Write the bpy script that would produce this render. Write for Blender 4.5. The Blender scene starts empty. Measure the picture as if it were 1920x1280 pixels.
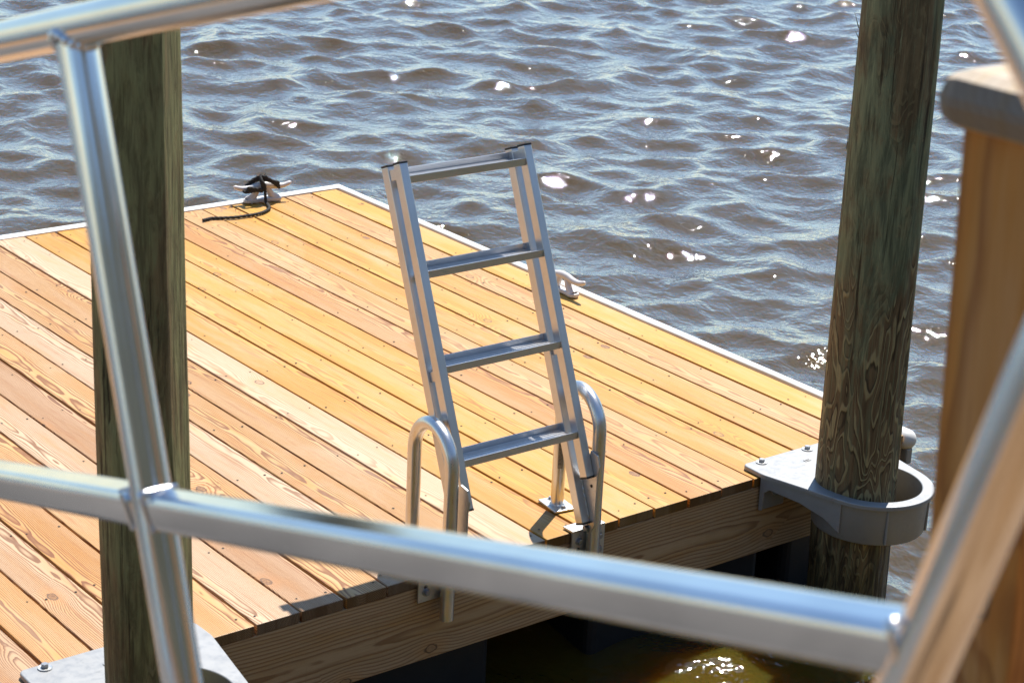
import bpy, bmesh, math, random
import numpy as np
from mathutils import Vector, Matrix, noise as mnoise
R = math.radians
SC = bpy.context.scene
COL = SC.collection

# ------------------------------------------------------------------ scene tree helpers
def tag(o, label=None, cat=None, group=None, kind=None):
    if label: o['label'] = label
    if cat: o['category'] = cat
    if group: o['group'] = group
    if kind: o['kind'] = kind
    return o

def thing(name, label, cat, loc=(0, 0, 0), group=None):
    o = bpy.data.objects.new(name, None)
    COL.objects.link(o)
    o.location = loc
    o.empty_display_size = .1
    return tag(o, label, cat, group)

def root_loc(o):
    v = Vector((0, 0, 0))
    while o is not None:
        v += o.location
        o = o.parent
    return v

class MB:
    """collects shapes (world coordinates) and links them as ONE mesh object"""
    def __init__(s):
        s.v = []; s.f = []; s.sm = []; s.uv = []; s.uw = []; s.tone = []; s.boards = False
    def add(s, vs, fs, smooth=False):
        b = len(s.v)
        s.v += [tuple(p) for p in vs]
        for f in fs:
            s.f.append([i + b for i in f])
            s.sm.append(smooth)
            if s.boards:
                for i in f:
                    s.uv.append((0, 0)); s.uw.append((0, 0)); s.tone.append((.4, .3, .2, 1))
    def bm(s, bm, M=None, smooth=False, crease=None):
        bm.verts.index_update()
        vs = [(M @ v.co) if M is not None else v.co.copy() for v in bm.verts]
        b = len(s.v)
        s.v += [tuple(p) for p in vs]
        for f in bm.faces:
            s.f.append([v.index + b for v in f.verts])
            s.sm.append(smooth or f.smooth)
        bm.free()
    def box(s, c, size, M=None, bevel=.0, seg=2):
        bm = bmesh.new()
        bmesh.ops.create_cube(bm, size=1, matrix=Matrix.Diagonal((*size, 1)))
        if bevel > 0:
            bmesh.ops.bevel(bm, geom=bm.edges[:], offset=bevel, segments=seg, affect='EDGES', profile=.5)
        T = Matrix.Translation(c) @ (M.to_4x4() if M is not None else Matrix())
        s.bm(bm, T)
    def obox(s, o, ax, ay, az, size, bevel=0., seg=2):
        """box from a corner-centred frame: o is the centre"""
        s.box(o, size, Matrix((ax, ay, az)).transposed(), bevel, seg)
    def tube(s, pts, r, n=24, caps=True, closed=False, rs=None, lobes=0, twist=0.):
        pts = [Vector(p) for p in pts]
        m = len(pts)
        tans = []
        for i in range(m):
            if closed: t = pts[(i + 1) % m] - pts[i - 1]
            else: t = pts[min(i + 1, m - 1)] - pts[max(i - 1, 0)]
            tans.append(t.normalized())
        up = Vector((0, 0, 1)) if abs(tans[0].z) < .9 else Vector((0, 1, 0))
        nrm = (up - tans[0] * up.dot(tans[0])).normalized()
        vs = []; fs = []
        for i in range(m):
            nrm = (nrm - tans[i] * nrm.dot(tans[i])).normalized()
            bi = tans[i].cross(nrm)
            rr = rs[i] if rs else r
            for k in range(n):
                a = 2 * math.pi * k / n
                r_ = rr * (1 + .16 * math.cos(lobes * (a - twist * i))) if lobes else rr
                vs.append(pts[i] + (nrm * math.cos(a) + bi * math.sin(a)) * r_)
        last = m if closed else m - 1
        for i in range(last):
            j = (i + 1) % m
            for k in range(n):
                fs.append([i * n + k, i * n + (k + 1) % n, j * n + (k + 1) % n, j * n + k])
        s.add(vs, fs, True)
        if caps and not closed:
            s.add(vs[:n][::-1], [list(range(n))], False)
            s.add(vs[-n:], [list(range(n))], False)
    def prism(s, poly, h0, h1, frame=None, bevel=0., seg=2):
        """2-D outline extruded between h0 and h1 along the third axis of frame"""
        bm = bmesh.new()
        a = [bm.verts.new((x, y, h0)) for x, y in poly]
        f = bm.faces.new(a)
        r = bmesh.ops.extrude_face_region(bm, geom=[f])
        for e in r['geom']:
            if isinstance(e, bmesh.types.BMVert): e.co.z = h1
        bmesh.ops.recalc_face_normals(bm, faces=bm.faces[:])
        if bevel > 0:
            bmesh.ops.bevel(bm, geom=bm.edges[:], offset=bevel, segments=seg, affect='EDGES', profile=.5)
        s.bm(bm, frame)
    def cyl(s, c, axis, r, h, n=24, r2=None, bevel=0.):
        bm = bmesh.new()
        bmesh.ops.create_cone(bm, cap_ends=True, segments=n, radius1=r, radius2=r if r2 is None else r2, depth=h)
        if bevel > 0:
            es = [e for e in bm.edges if any(len(f.verts) > 4 for f in e.link_faces)]
            bmesh.ops.bevel(bm, geom=es, offset=bevel, segments=2, affect='EDGES')
        for f in bm.faces:
            if len(f.verts) == 4 and n > 8: f.smooth = True
        q = Vector((0, 0, 1)).rotation_difference(Vector(axis)).to_matrix().to_4x4()
        s.bm(bm, Matrix.Translation(c) @ q)
    def board(s, o, a, b, c, L, W, T, seed, tone, bevel=.003, endtone=.6):
        """a plank: o corner, a length, b width, c thickness; stores log coordinates for the wood material"""
        s.boards = True
        a, b, c = Vector(a), Vector(b), Vector(c)
        bm = bmesh.new()
        bmesh.ops.create_cube(bm, size=1, matrix=Matrix.Translation((L / 2, 0, 0)) @ Matrix.Diagonal((L, W, T, 1)))
        bmesh.ops.bevel(bm, geom=bm.edges[:], offset=bevel, segments=2, affect='EDGES', profile=.5)
        bmesh.ops.bisect_plane(bm, geom=bm.verts[:] + bm.edges[:] + bm.faces[:], plane_co=(L * .5, 0, 0), plane_no=(1, 0, 0))
        bm.verts.index_update()
        base = len(s.v)
        o = Vector(o)
        for v in bm.verts: s.v.append(tuple(o + a * v.co.x + b * v.co.y + c * v.co.z))
        for f in bm.faces:
            s.f.append([v.index + base for v in f.verts]); s.sm.append(False)
            e = endtone if abs(f.normal.x) > .6 else 1
            for v in f.verts:
                s.uv.append((v.co.x, v.co.y)); s.uw.append((v.co.z, seed))
                s.tone.append((tone[0] * e, tone[1] * e, tone[2] * e, tone[3] if len(tone) > 3 else .5))
        bm.free()
    def build(s, name, mat, parent=None):
        me = bpy.data.meshes.new(name)
        off = root_loc(parent) if parent is not None else Vector((0, 0, 0))
        me.from_pydata([(x - off.x, y - off.y, z - off.z) for x, y, z in s.v], [], s.f)
        me.polygons.foreach_set('use_smooth', s.sm)
        if s.boards:
            l1 = me.uv_layers.new(name='uv'); l2 = me.uv_layers.new(name='uw')
            l1.data.foreach_set('uv', np.array(s.uv, 'f').ravel())
            l2.data.foreach_set('uv', np.array(s.uw, 'f').ravel())
            ca = me.color_attributes.new('tone', 'FLOAT_COLOR', 'CORNER')
            ca.data.foreach_set('color', np.array(s.tone, 'f').ravel())
        me.materials.append(mat)
        me.update()
        o = bpy.data.objects.new(name, me)
        COL.objects.link(o)
        if parent is not None: o.parent = parent
        return o

# ------------------------------------------------------------------ material helpers
class NT:
    def __init__(s, name):
        s.m = bpy.data.materials.new(name); s.m.use_nodes = True
        s.t = s.m.node_tree; s.t.nodes.clear()
        s.out = s.t.nodes.new('ShaderNodeOutputMaterial')
        s.p = s.t.nodes.new('ShaderNodeBsdfPrincipled')
        s.t.links.new(s.p.outputs[0], s.out.inputs[0])
    def n(s, typ, **kw):
        x = s.t.nodes.new(typ)
        for k, v in kw.items(): setattr(x, k, v)
        return x
    def put(s, sock, val):
        if isinstance(val, bpy.types.NodeSocket): s.t.links.new(val, sock)
        elif val is not None:
            if sock.type == 'RGBA' and not hasattr(val, '__len__'): val = (val, val, val, 1)
            if sock.type == 'RGBA' and len(val) == 3: val = (*val, 1)
            if sock.type == 'VECTOR' and not hasattr(val, '__len__'): val = (val, val, val)
            sock.default_value = val
    def math(s, op, a, b=0., c=None, clamp=False):
        x = s.n('ShaderNodeMath', operation=op, use_clamp=clamp)
        s.put(x.inputs[0], a); s.put(x.inputs[1], b)
        if c is not None: s.put(x.inputs[2], c)
        return x.outputs[0]
    def xyz(s, a=0., b=0., c=0.):
        x = s.n('ShaderNodeCombineXYZ')
        for i, v in enumerate((a, b, c)): s.put(x.inputs[i], v)
        return x.outputs[0]
    def sep(s, v):
        x = s.n('ShaderNodeSeparateXYZ'); s.put(x.inputs[0], v); return x.outputs
    def vm(s, v, sc, off=(0, 0, 0)):
        x = s.n('ShaderNodeMapping'); s.put(x.inputs['Vector'], v)
        x.inputs['Scale'].default_value = sc if hasattr(sc, '__len__') else (sc,) * 3
        x.inputs['Location'].default_value = off
        return x.outputs[0]
    def noise(s, v, scale=1., detail=3., rough=.5, dist=0.):
        x = s.n('ShaderNodeTexNoise'); s.put(x.inputs['Vector'], v)
        x.inputs['Scale'].default_value = scale; x.inputs['Detail'].default_value = detail
        x.inputs['Roughness'].default_value = rough; x.inputs['Distortion'].default_value = dist
        return x.outputs[0]
    def sm(s, v, lo, hi, a=0., b=1.):
        x = s.n('ShaderNodeMapRange', interpolation_type='SMOOTHSTEP')
        s.put(x.inputs[0], v); s.put(x.inputs[1], lo); s.put(x.inputs[2], hi); s.put(x.inputs[3], a); s.put(x.inputs[4], b)
        return x.outputs[0]
    def mix(s, f, a, b, mode='MIX'):
        x = s.n('ShaderNodeMix', data_type='RGBA', blend_type=mode)
        s.put(x.inputs[0], f); s.put(x.inputs[6], a); s.put(x.inputs[7], b)
        return x.outputs[2]
    def bump(s, h, strength=.3, dist=.002, normal=None):
        x = s.n('ShaderNodeBump'); x.inputs['Strength'].default_value = strength; x.inputs['Distance'].default_value = dist
        s.put(x.inputs['Height'], h)
        if normal is not None: s.put(x.inputs['Normal'], normal)
        return x.outputs[0]
    def obj(s):
        return s.n('ShaderNodeTexCoord').outputs['Object']
    def set(s, **kw):
        for k, v in kw.items(): s.put(s.p.inputs[k.replace('_', ' ')], v)
        return s.m

def wood_mat(name, ring=215., strong=1., rough=.6, knots=True, wet=1., dirt=.5):
    t = NT(name)
    uv = t.n('ShaderNodeUVMap', uv_map='uv').outputs[0]
    uw = t.n('ShaderNodeUVMap', uv_map='uw').outputs[0]
    tone = t.n('ShaderNodeVertexColor', layer_name='tone')
    u, v, _ = t.sep(uv); w, seed, _ = t.sep(uw)
    sd = t.math('MULTIPLY', seed, 61.7)
    r1 = t.math('FRACT', t.math('MULTIPLY', seed, 17.31))
    r2 = t.math('FRACT', t.math('MULTIPLY', seed, 43.77))
    contrast = tone.outputs['Alpha']
    # slow wander of the pith along the board
    n1 = t.noise(t.xyz(t.math('ADD', t.math('MULTIPLY', u, .9), sd), t.math('MULTIPLY', v, 2.), sd), 1., 3., .5)
    n2 = t.noise(t.xyz(t.math('ADD', t.math('MULTIPLY', u, 1.5), sd), t.math('MULTIPLY', v, 5.), t.math('ADD', sd, 7.3)), 1., 3., .55)
    yc = t.math('ADD', t.math('MULTIPLY', t.math('SUBTRACT', r1, .5), .16), t.math('MULTIPLY', t.math('SUBTRACT', n1, .5), .09))
    zc = t.math('ADD', t.math('MULTIPLY', r2, -.05), t.math('ADD', -.006, t.math('MULTIPLY', t.math('SUBTRACT', n2, .5), .045)))
    dv = t.math('SUBTRACT', v, yc); dw = t.math('SUBTRACT', w, zc)
    r = t.math('SQRT', t.math('ADD', t.math('MULTIPLY', dv, dv), t.math('MULTIPLY', dw, dw)))
    kd = None
    if knots:
        vo = t.n('ShaderNodeTexVoronoi', voronoi_dimensions='2D', feature='F1')
        t.put(vo.inputs['Vector'], t.xyz(t.math('ADD', t.math('MULTIPLY', u, 3.6), sd), t.math('ADD', t.math('MULTIPLY', v, 6.), t.math('MULTIPLY', sd, 3.1))))
        vo.inputs['Scale'].default_value = 1
        kr = t.sep(vo.outputs['Color'])
        act = t.math('GREATER_THAN', kr[0], .8)
        wob = t.math('MULTIPLY', t.math('SUBTRACT', t.noise(uv, 60., 2.), .5), .05)
        kd = t.math('ADD', vo.outputs['Distance'], wob)
        g = t.math('EXPONENT', t.math('MULTIPLY', t.math('MULTIPLY', kd, kd), -14.))
        r = t.math('ADD', r, t.math('MULTIPLY', t.math('MULTIPLY', g, act), .02))
    fine = t.noise(t.xyz(t.math('MULTIPLY', u, 9.), t.math('MULTIPLY', v, 90.), sd), 1., 3.)
    r = t.math('ADD', r, t.math('MULTIPLY', fine, .0022))
    ph = t.math('FRACT', t.math('MULTIPLY', r, ring))
    late = t.math('MULTIPLY', t.sm(ph, .35, .86), t.sm(ph, .9, 1., 1., 0.))
    # fibres and blotches
    fib = t.noise(t.xyz(t.math('MULTIPLY', u, 14.), t.math('MULTIPLY', v, 420.), sd), 1., 4., .65)
    blo = t.noise(t.xyz(t.math('ADD', t.math('MULTIPLY', u, 1.6), sd), t.math('MULTIPLY', v, 14.), sd), 1., 4., .6, .3)
    stk = t.noise(t.xyz(t.math('ADD', t.math('MULTIPLY', u, 2.2), sd), t.math('MULTIPLY', v, 60.), t.math('ADD', sd, 3.)), 1., 4., .6)
    base = tone.outputs['Color']
    dark = t.mix(1., base, (.42, .28, .18), 'MULTIPLY')
    pale = t.mix(.26, base, (.68, .49, .32))
    gold = t.mix(1., base, (1.02, .86, .6), 'MULTIPLY')
    c = t.mix(t.sm(blo, .42, .68), base, pale)
    c = t.mix(t.math('MULTIPLY', t.sm(blo, .5, .3), .8), c, gold)
    c = t.mix(t.math('MULTIPLY', t.math('MULTIPLY', late, contrast), strong * 1.15, clamp=True), c, dark)
    c = t.mix(t.sm(stk, .54, .74, 0., .7), c, t.mix(1., base, (.62, .42, .27), 'MULTIPLY'))
    c = t.mix(t.sm(fib, .35, .75, 0., .28), c, t.mix(1., c, (.62, .55, .48), 'MULTIPLY'))
    if knots:
        kin = t.math('MULTIPLY', t.sm(kd, .085, .05), act)
        halo = t.math('MULTIPLY', t.sm(kd, .3, .1, 0., .35), act)
        c = t.mix(halo, c, t.mix(1., base, (1., .72, .42), 'MULTIPLY'))
        kc = t.mix(t.sm(t.noise(uv, 130., 3.), .4, .6), (.34, .16, .05), (.19, .08, .025))
        kc = t.mix(t.math('GREATER_THAN', kr[1], .45), t.mix(.5, kc, base), kc)
        c = t.mix(kin, c, kc)
        c = t.mix(t.math('MULTIPLY', t.math('MULTIPLY', t.sm(kd, .055, .07), t.sm(kd, .095, .075)), t.math('MULTIPLY', act, .8)), c, (.08, .04, .018))
    # scuffs / grime specks
    gr = t.noise(t.xyz(t.math('MULTIPLY', u, 30.), t.math('MULTIPLY', v, 70.), sd), 1., 3., .7)
    c = t.mix(t.sm(gr, .71, .78, 0., dirt), c, (.10, .065, .04))
    oc = t.obj()
    wr = t.noise(t.vm(oc, (1.1, 2.3, 1.)), 1., 5., .7, .6)
    c = t.mix(t.sm(wr, .52, .72, 0., .30), c, t.mix(.55, c, (.60, .50, .40)))
    ws = t.noise(t.vm(oc, (5., 7., 1.)), 1., 5., .75, .8)
    c = t.mix(t.sm(ws, .62, .72, 0., .30), c, t.mix(1., c, (.66, .58, .52), 'MULTIPLY'))
    h = t.math('ADD', t.math('MULTIPLY', late, .5), t.math('MULTIPLY', fib, .7))
    t.set(Base_Color=c, Roughness=t.sm(fib, .3, .7, rough - .08, rough + .1), Normal=t.bump(h, .35, .0012))
    t.p.inputs['Specular IOR Level'].default_value = .5
    return t.m

def metal_mat(name, col, rough, metallic=1., grain=(3, 3, 300), var=.08, bump=0., spots=None):
    t = NT(name)
    o = t.obj()
    n = t.noise(t.vm(o, grain), 1., 3., .6)
    b = t.noise(o, 7., 4., .6)
    c = t.mix(t.sm(b, .35, .7, 0., .5), col, tuple(x * .82 for x in col))
    if spots:
        sp = t.noise(o, spots, 3., .7)
        c = t.mix(t.sm(sp, .6, .75, 0., .45), c, tuple(x * .6 for x in col))
    t.set(Base_Color=c, Metallic=metallic, Roughness=t.sm(n, .25, .75, rough - var, rough + var))
    if bump: t.set(Normal=t.bump(n, bump, .0006))
    return t.m

def plain_mat(name, col, rough=.5, var=.25, scale=20., metallic=0., bump=0.):
    t = NT(name)
    o = t.obj(); n = t.noise(o, scale, 4., .65)
    t.set(Base_Color=t.mix(t.sm(n, .3, .7), tuple(x * (1 - var) for x in col), col), Roughness=rough, Metallic=metallic)
    if bump: t.set(Normal=t.bump(n, bump, .003))
    return t.m

def pile_mat(name, greens, brown, line, curl=1., seed=0., curlz=1.1, gain=1.):
    t = NT(name)
    o = t.obj()
    x, y, z = t.sep(o); z = t.math('SUBTRACT', z, 2.1)
    G1, G2 = greens
    mul = lambda c, k: tuple(v * k for v in c)
    # growth-ring contours where the peeled surface cuts the rings
    f = t.noise(t.vm(o, (10., 10., 2.5), (seed, seed * 2, 0)), 1., 1.6, .5, .7)
    f2 = t.noise(t.vm(o, (30., 30., 7.), (seed, 0, 0)), 1., 2., .5)
    fr = t.math('FRACT', t.math('ADD', t.math('MULTIPLY', f, 16.), t.math('MULTIPLY', f2, 1.1)))
    ln = t.math('MULTIPLY', t.sm(fr, .30, .46), t.sm(fr, .74, .60))
    edge = t.math('MULTIPLY', t.sm(fr, .62, .70), t.sm(fr, .88, .74))
    zone = t.noise(t.vm(o, (5., 5., 1.3), (3. + seed, 0, 0)), 1., 3., .6)
    zz = t.math('ADD', z, t.math('MULTIPLY', t.math('SUBTRACT', zone, .5), 1.9))
    low = t.math('MULTIPLY', t.sm(zz, curlz + .12, curlz - .06), curl)
    st = t.noise(t.vm(o, (38., 38., 4.5), (seed, 0, 0)), 1., 5., .7, .5)
    st2 = t.noise(t.vm(o, (120., 120., 6.), (0, seed, 0)), 1., 4., .7)
    st3 = t.noise(t.vm(o, (75., 75., 1.6), (seed, 5, 0)), 1., 3., .6, .3)
    big = t.noise(t.vm(o, (6., 6., 1.5), (seed, 1., 0)), 1., 5., .65, .4)
    mot = t.noise(t.vm(o, (16., 16., 9.), (seed, 1., 3)), 1., 5., .7)
    c = t.mix(t.sm(st, .38, .62), G2, G1)
    c = t.mix(t.sm(big, .5, .6, 0., .85), c, t.mix(t.sm(st, .35, .65), mul(brown, .6), mul(brown, 1.35)))
    c = t.mix(t.sm(st2, .55, .7, 0., .6), c, mul(G1, 1.5))
    c = t.mix(t.sm(mot, .56, .72, 0., .6), c, mul(brown, .45))
    cl = t.mix(t.sm(st, .36, .62), mul(brown, .7), mul(brown, 1.25))
    cl = t.mix(t.math('MULTIPLY', ln, t.sm(mot, .66, .4, .5, 1.)), cl, line)
    cl = t.mix(t.math('MULTIPLY', edge, .8), cl, mul(brown, .3))
    cl = t.mix(t.sm(big, .38, .28, 0., .7), cl, mul(G1, .9))
    cl = t.mix(t.sm(st3, .50, .64, 0., .6), cl, mul(G1, .75))
    c = t.mix(t.math('MAXIMUM', low, t.math('MULTIPLY', t.sm(mot, .45, .6), .45 * curl)), c, cl)
    # drying checks
    ck = t.math('MULTIPLY', t.sm(st3, .39, .33), t.sm(big, .40, .52))
    c = t.mix(t.math('MULTIPLY', ck, .8), c, mul(brown, .2))
    # wet tide mark near the water line
    wetz = t.math('ADD', z, t.math('MULTIPLY', t.math('SUBTRACT', st, .5), .45))
    wet = t.sm(wetz, .42, .22)
    c = t.mix(t.math('MULTIPLY', wet, .8), c, t.mix(t.sm(st, .46, .58), (.014, .012, .008), (.11, .09, .04)))
    h = t.math('ADD', t.math('MULTIPLY', st, .8), t.math('ADD', t.math('MULTIPLY', st2, .4), t.math('ADD', t.math('MULTIPLY', t.math('MULTIPLY', ln, low), .3), t.math('MULTIPLY', ck, -1.))))
    t.set(Base_Color=c, Roughness=t.sm(wet, 0., 1., .75, .4), Normal=t.bump(h, .7, .007))
    t.p.inputs['Specular IOR Level'].default_value = .3
    return t.m

M = {}
M['deck'] = wood_mat('pine_decking', rough=.52)
M['fascia'] = wood_mat('pine_fascia', ring=95., strong=.65, rough=.65, knots=True, dirt=.3)
M['post'] = wood_mat('post_timber', ring=90., strong=.6, rough=.6)
M['alu'] = metal_mat('satin_aluminium', (.66, .665, .68), .33, grain=(300, 300, 14), var=.03)
M['rail_alu'] = metal_mat('rail_aluminium', (.76, .77, .79), .15, grain=(8, 8, 8), var=.025)
M['pipe'] = metal_mat('pipe_aluminium', (.72, .715, .705), .30, grain=(300, 300, 10), var=.03, spots=25.)
M['galv'] = metal_mat('cast_aluminium', (.33, .335, .34), .5, metallic=.35, grain=(40, 40, 40), var=.1, bump=.3, spots=32.)
M['plate'] = metal_mat('mill_plate', (.60, .60, .59), .42, grain=(60, 60, 60), var=.08, spots=50.)
M['bolt'] = metal_mat('zinc_bolt', (.36, .37, .39), .38, var=.05)
M['cleat'] = plain_mat('white_cleat_enamel', (.66, .63, .62), .38, .12, 30.)
M['black'] = plain_mat('black_plastic', (.012, .012, .013), .45)
M['float'] = plain_mat('black_float_shell', (.016, .016, .017), .55, .4, 9.)
M['trim'] = plain_mat('white_vinyl', (.74, .73, .70), .45, .10, 12.)
M['under'] = plain_mat('gap_shade_timber', (.05, .035, .022), .8)  # joists coloured dark so the board gaps read as shade
M['grey_wood'] = plain_mat('weathered_grey_boards', (.19, .17, .15), .85, .5, 3.)
M['hole'] = plain_mat('dark_hole', (.015, .012, .01), .8)
M['sticker'] = plain_mat('sticker_film', (.42, .38, .30), .5, .15, 80.)
M['ink'] = plain_mat('sticker_ink', (.06, .05, .04), .6)
M['capwood'] = wood_mat('weathered_cap_timber', ring=110., strong=.4, rough=.8, knots=False)
M['pile_r'] = pile_mat('treated_pile_green', ((.245, .262, .145), (.115, .13, .075)), (.165, .11, .055), (.40, .32, .16), 1., 2.3, 1.05)
M['pile_l'] = pile_mat('treated_pile_olive', ((.31, .29, .125), (.16, .14, .06)), (.22, .145, .065), (.38, .31, .15), .5, 8.1, .5)
M['unseen_shore'] = plain_mat('shore_scrub', (.06, .062, .04), .9, .6, .8)
t = NT('black_rope')
rn = t.noise(t.obj(), 260., 2.)
t.set(Base_Color=t.mix(t.sm(rn, .3, .7), (.008, .008, .008), (.035, .032, .03)), Roughness=.8, Normal=t.bump(rn, .8, .003))
M['rope'] = t.m
t = NT('murky_water')
wo = t.obj()
w1 = t.noise(t.vm(wo, (1., 1., 1.)), 13., 2., .5, .3)
w2 = t.noise(t.vm(wo, (1., 1., 1.), (5, 3, 0)), 30., 1., .5)
w3 = t.noise(t.vm(wo, (1., 1., 1.), (2, 8, 0)), 95., 2., .5)
nb = t.bump(t.math('ADD', w1, t.math('MULTIPLY', w2, .30)), .36, .03)
wb = t.noise(wo, .6, 3.)
t.set(Base_Color=t.mix(wb, (.088, .056, .008), (.070, .045, .006)), Roughness=.027, IOR=1.42, Normal=nb, Coat_Weight=1., Coat_Roughness=.027, Coat_IOR=1.55, Coat_Normal=nb)
t.p.subsurface_method = 'BURLEY'
t.p.inputs['Subsurface Weight'].default_value = 1.
t.p.inputs['Subsurface Radius'].default_value = (1., .42, .12)
t.p.inputs['Subsurface Scale'].default_value = .22
M['water'] = t.m

# ------------------------------------------------------------------ camera (solved from the deck geometry)
CAM = Vector((-4.35218, 5.24772, 2.65203))
right = Vector((-0.61137793, -0.79003051, 0.04548432))
down = Vector((-0.29181476, 0.17165262, -0.94094608))
fwd = Vector((0.73556861, -0.58854666, -0.33548719))
cd = bpy.data.cameras.new('camera'); cam = bpy.data.objects.new('camera', cd); COL.objects.link(cam)
rot = Matrix((right, -down, -fwd)).transposed().to_4x4()
cam.matrix_world = Matrix.Translation(CAM) @ rot
cd.sensor_fit = 'HORIZONTAL'; cd.sensor_width = 36; cd.lens = 3879.62 / 1920 * 36
cd.clip_start = .05; cd.clip_end = 5000
cd.dof.use_dof = True; cd.dof.focus_distance = 7.2; cd.dof.aperture_fstop = 8.2
SC.camera = cam

# ------------------------------------------------------------------ light
SUN = Vector((.32, -.50, 1.)).normalized()
elev = math.asin(SUN.z)
w = bpy.data.worlds.new('World'); SC.world = w; w.use_nodes = True
wn = w.node_tree
sky = wn.nodes.new('ShaderNodeTexSky'); sky.sky_type = 'NISHITA'; sky.sun_disc = False
sky.sun_elevation = elev; sky.sun_rotation = math.atan2(SUN.x, SUN.y)
sky.dust_density = .05; sky.ozone_density = 3.5; sky.air_density = 1.25
bg = wn.nodes['Background']; wn.links.new(sky.outputs[0], bg.inputs[0]); bg.inputs[1].default_value = .10
sl = bpy.data.lights.new('sun', 'SUN'); so = bpy.data.objects.new('sun', sl); COL.objects.link(so)
sl.energy = 5.; sl.angle = R(.53); sl.color = (1., .955, .88)
so.rotation_euler = SUN.to_track_quat('Z', 'Y').to_euler()
so.location = (0, 0, 12)
SC.view_settings.view_transform = 'Standard'; SC.view_settings.look = 'None'
SC.view_settings.exposure = .58; SC.view_settings.gamma = 1

# ------------------------------------------------------------------ water: one sheet, fine where waves show, out to the horizon
WZ = -.5
def water():
    rng = np.random.default_rng(11)
    az = np.array([.7805, -.6251]); lt = np.array([-.6251, -.7805])     # along / across the main wave direction
    org = np.array([-4.35, 5.25])
    def axis(lo, hi, st, far):
        c = list(np.arange(lo, hi + 1e-6, st)); g = st; a = hi
        out = []
        while a < far: g *= 1.22; a += g; out.append(a)
        g = st; b = lo; pre = []
        while b > -far: g *= 1.22; b -= g; pre.append(b)
        return np.array(pre[::-1] + c + out)
    S = axis(2.6, 19.5, .021, 1500.); T = axis(-6.2, 6.2, .024, 1500.)
    s, tt = np.meshgrid(S, T, indexing='ij')
    X = org[0] + s * az[0] + tt * lt[0]; Y = org[1] + s * az[1] + tt * lt[1]
    fade = np.clip(1 - (np.maximum(np.maximum(2.6 - s, s - 19.5), np.abs(tt) - 6.2)) / 12., 0, 1) ** 2
    Z = np.zeros_like(X); DX = np.zeros_like(X); DY = np.zeros_like(X)
    main = math.atan2(-az[1], -az[0]) + .22
    slope2 = 0
    for i in range(110):
        lam = .085 * (1.6 / .085) ** rng.random()
        k = 2 * math.pi / lam
        sp = .75 if lam > .5 else 1.
        th = main + rng.normal() * sp
        pk = math.exp(-.5 * (math.log(lam / .48) / .5) ** 2) + .30 * min(1, (lam / .2))
        sl_ = .0455 * pk * (.6 + .8 * rng.random())
        a = sl_ / k; slope2 += sl_ ** 2 / 2
        ph = rng.random() * 6.283
        arg = k * (math.cos(th) * X + math.sin(th) * Y) + ph
        # wave groups: amplitude varies slowly over the surface
        env = .65 + .5 * np.sin(arg * .13 + rng.random() * 6 + .35 * k * (math.sin(th) * X - math.cos(th) * Y) * .5)
        fd = fade * np.clip((lam - .05) / .1, 0, 1)
        Z += a * env * fd * np.cos(arg)
        q = 1.
        DX -= q * a * env * fd * math.cos(th) * np.sin(arg)
        DY -= q * a * env * fd * math.sin(th) * np.sin(arg)
    X = X + DX; Y = Y + DY
    print('rms slope', math.sqrt(slope2))
    ns, nt_ = X.shape
    co = np.stack([X, Y, Z + WZ], -1).reshape(-1, 3).astype('f')
    idx = np.arange(ns * nt_).reshape(ns, nt_)
    q = np.stack([idx[:-1, :-1], idx[:-1, 1:], idx[1:, 1:], idx[1:, :-1]], -1).reshape(-1, 4)
    # the grid axes are left-handed on purpose: flip so that faces look up
    e1 = co[q[0, 1]] - co[q[0, 0]]; e2 = co[q[0, 3]] - co[q[0, 0]]
    if np.cross(e1, e2)[2] < 0: q = q[:, ::-1]
    me = bpy.data.meshes.new('water')
    me.vertices.add(len(co)); me.vertices.foreach_set('co', co.ravel())
    me.loops.add(q.size); me.loops.foreach_set('vertex_index', q.ravel().astype('i'))
    me.polygons.add(len(q)); me.polygons.foreach_set('loop_start', np.arange(0, q.size, 4, dtype='i'))
    me.polygons.foreach_set('use_smooth', np.ones(len(q), bool))
    me.update(calc_edges=True); me.validate()
    me.materials.append(M['water'])
    o = bpy.data.objects.new('water', me); COL.objects.link(o)
    tag(o, 'choppy brown river water with blue sky reflections and sun glints', 'water', kind='structure')
water()

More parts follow.
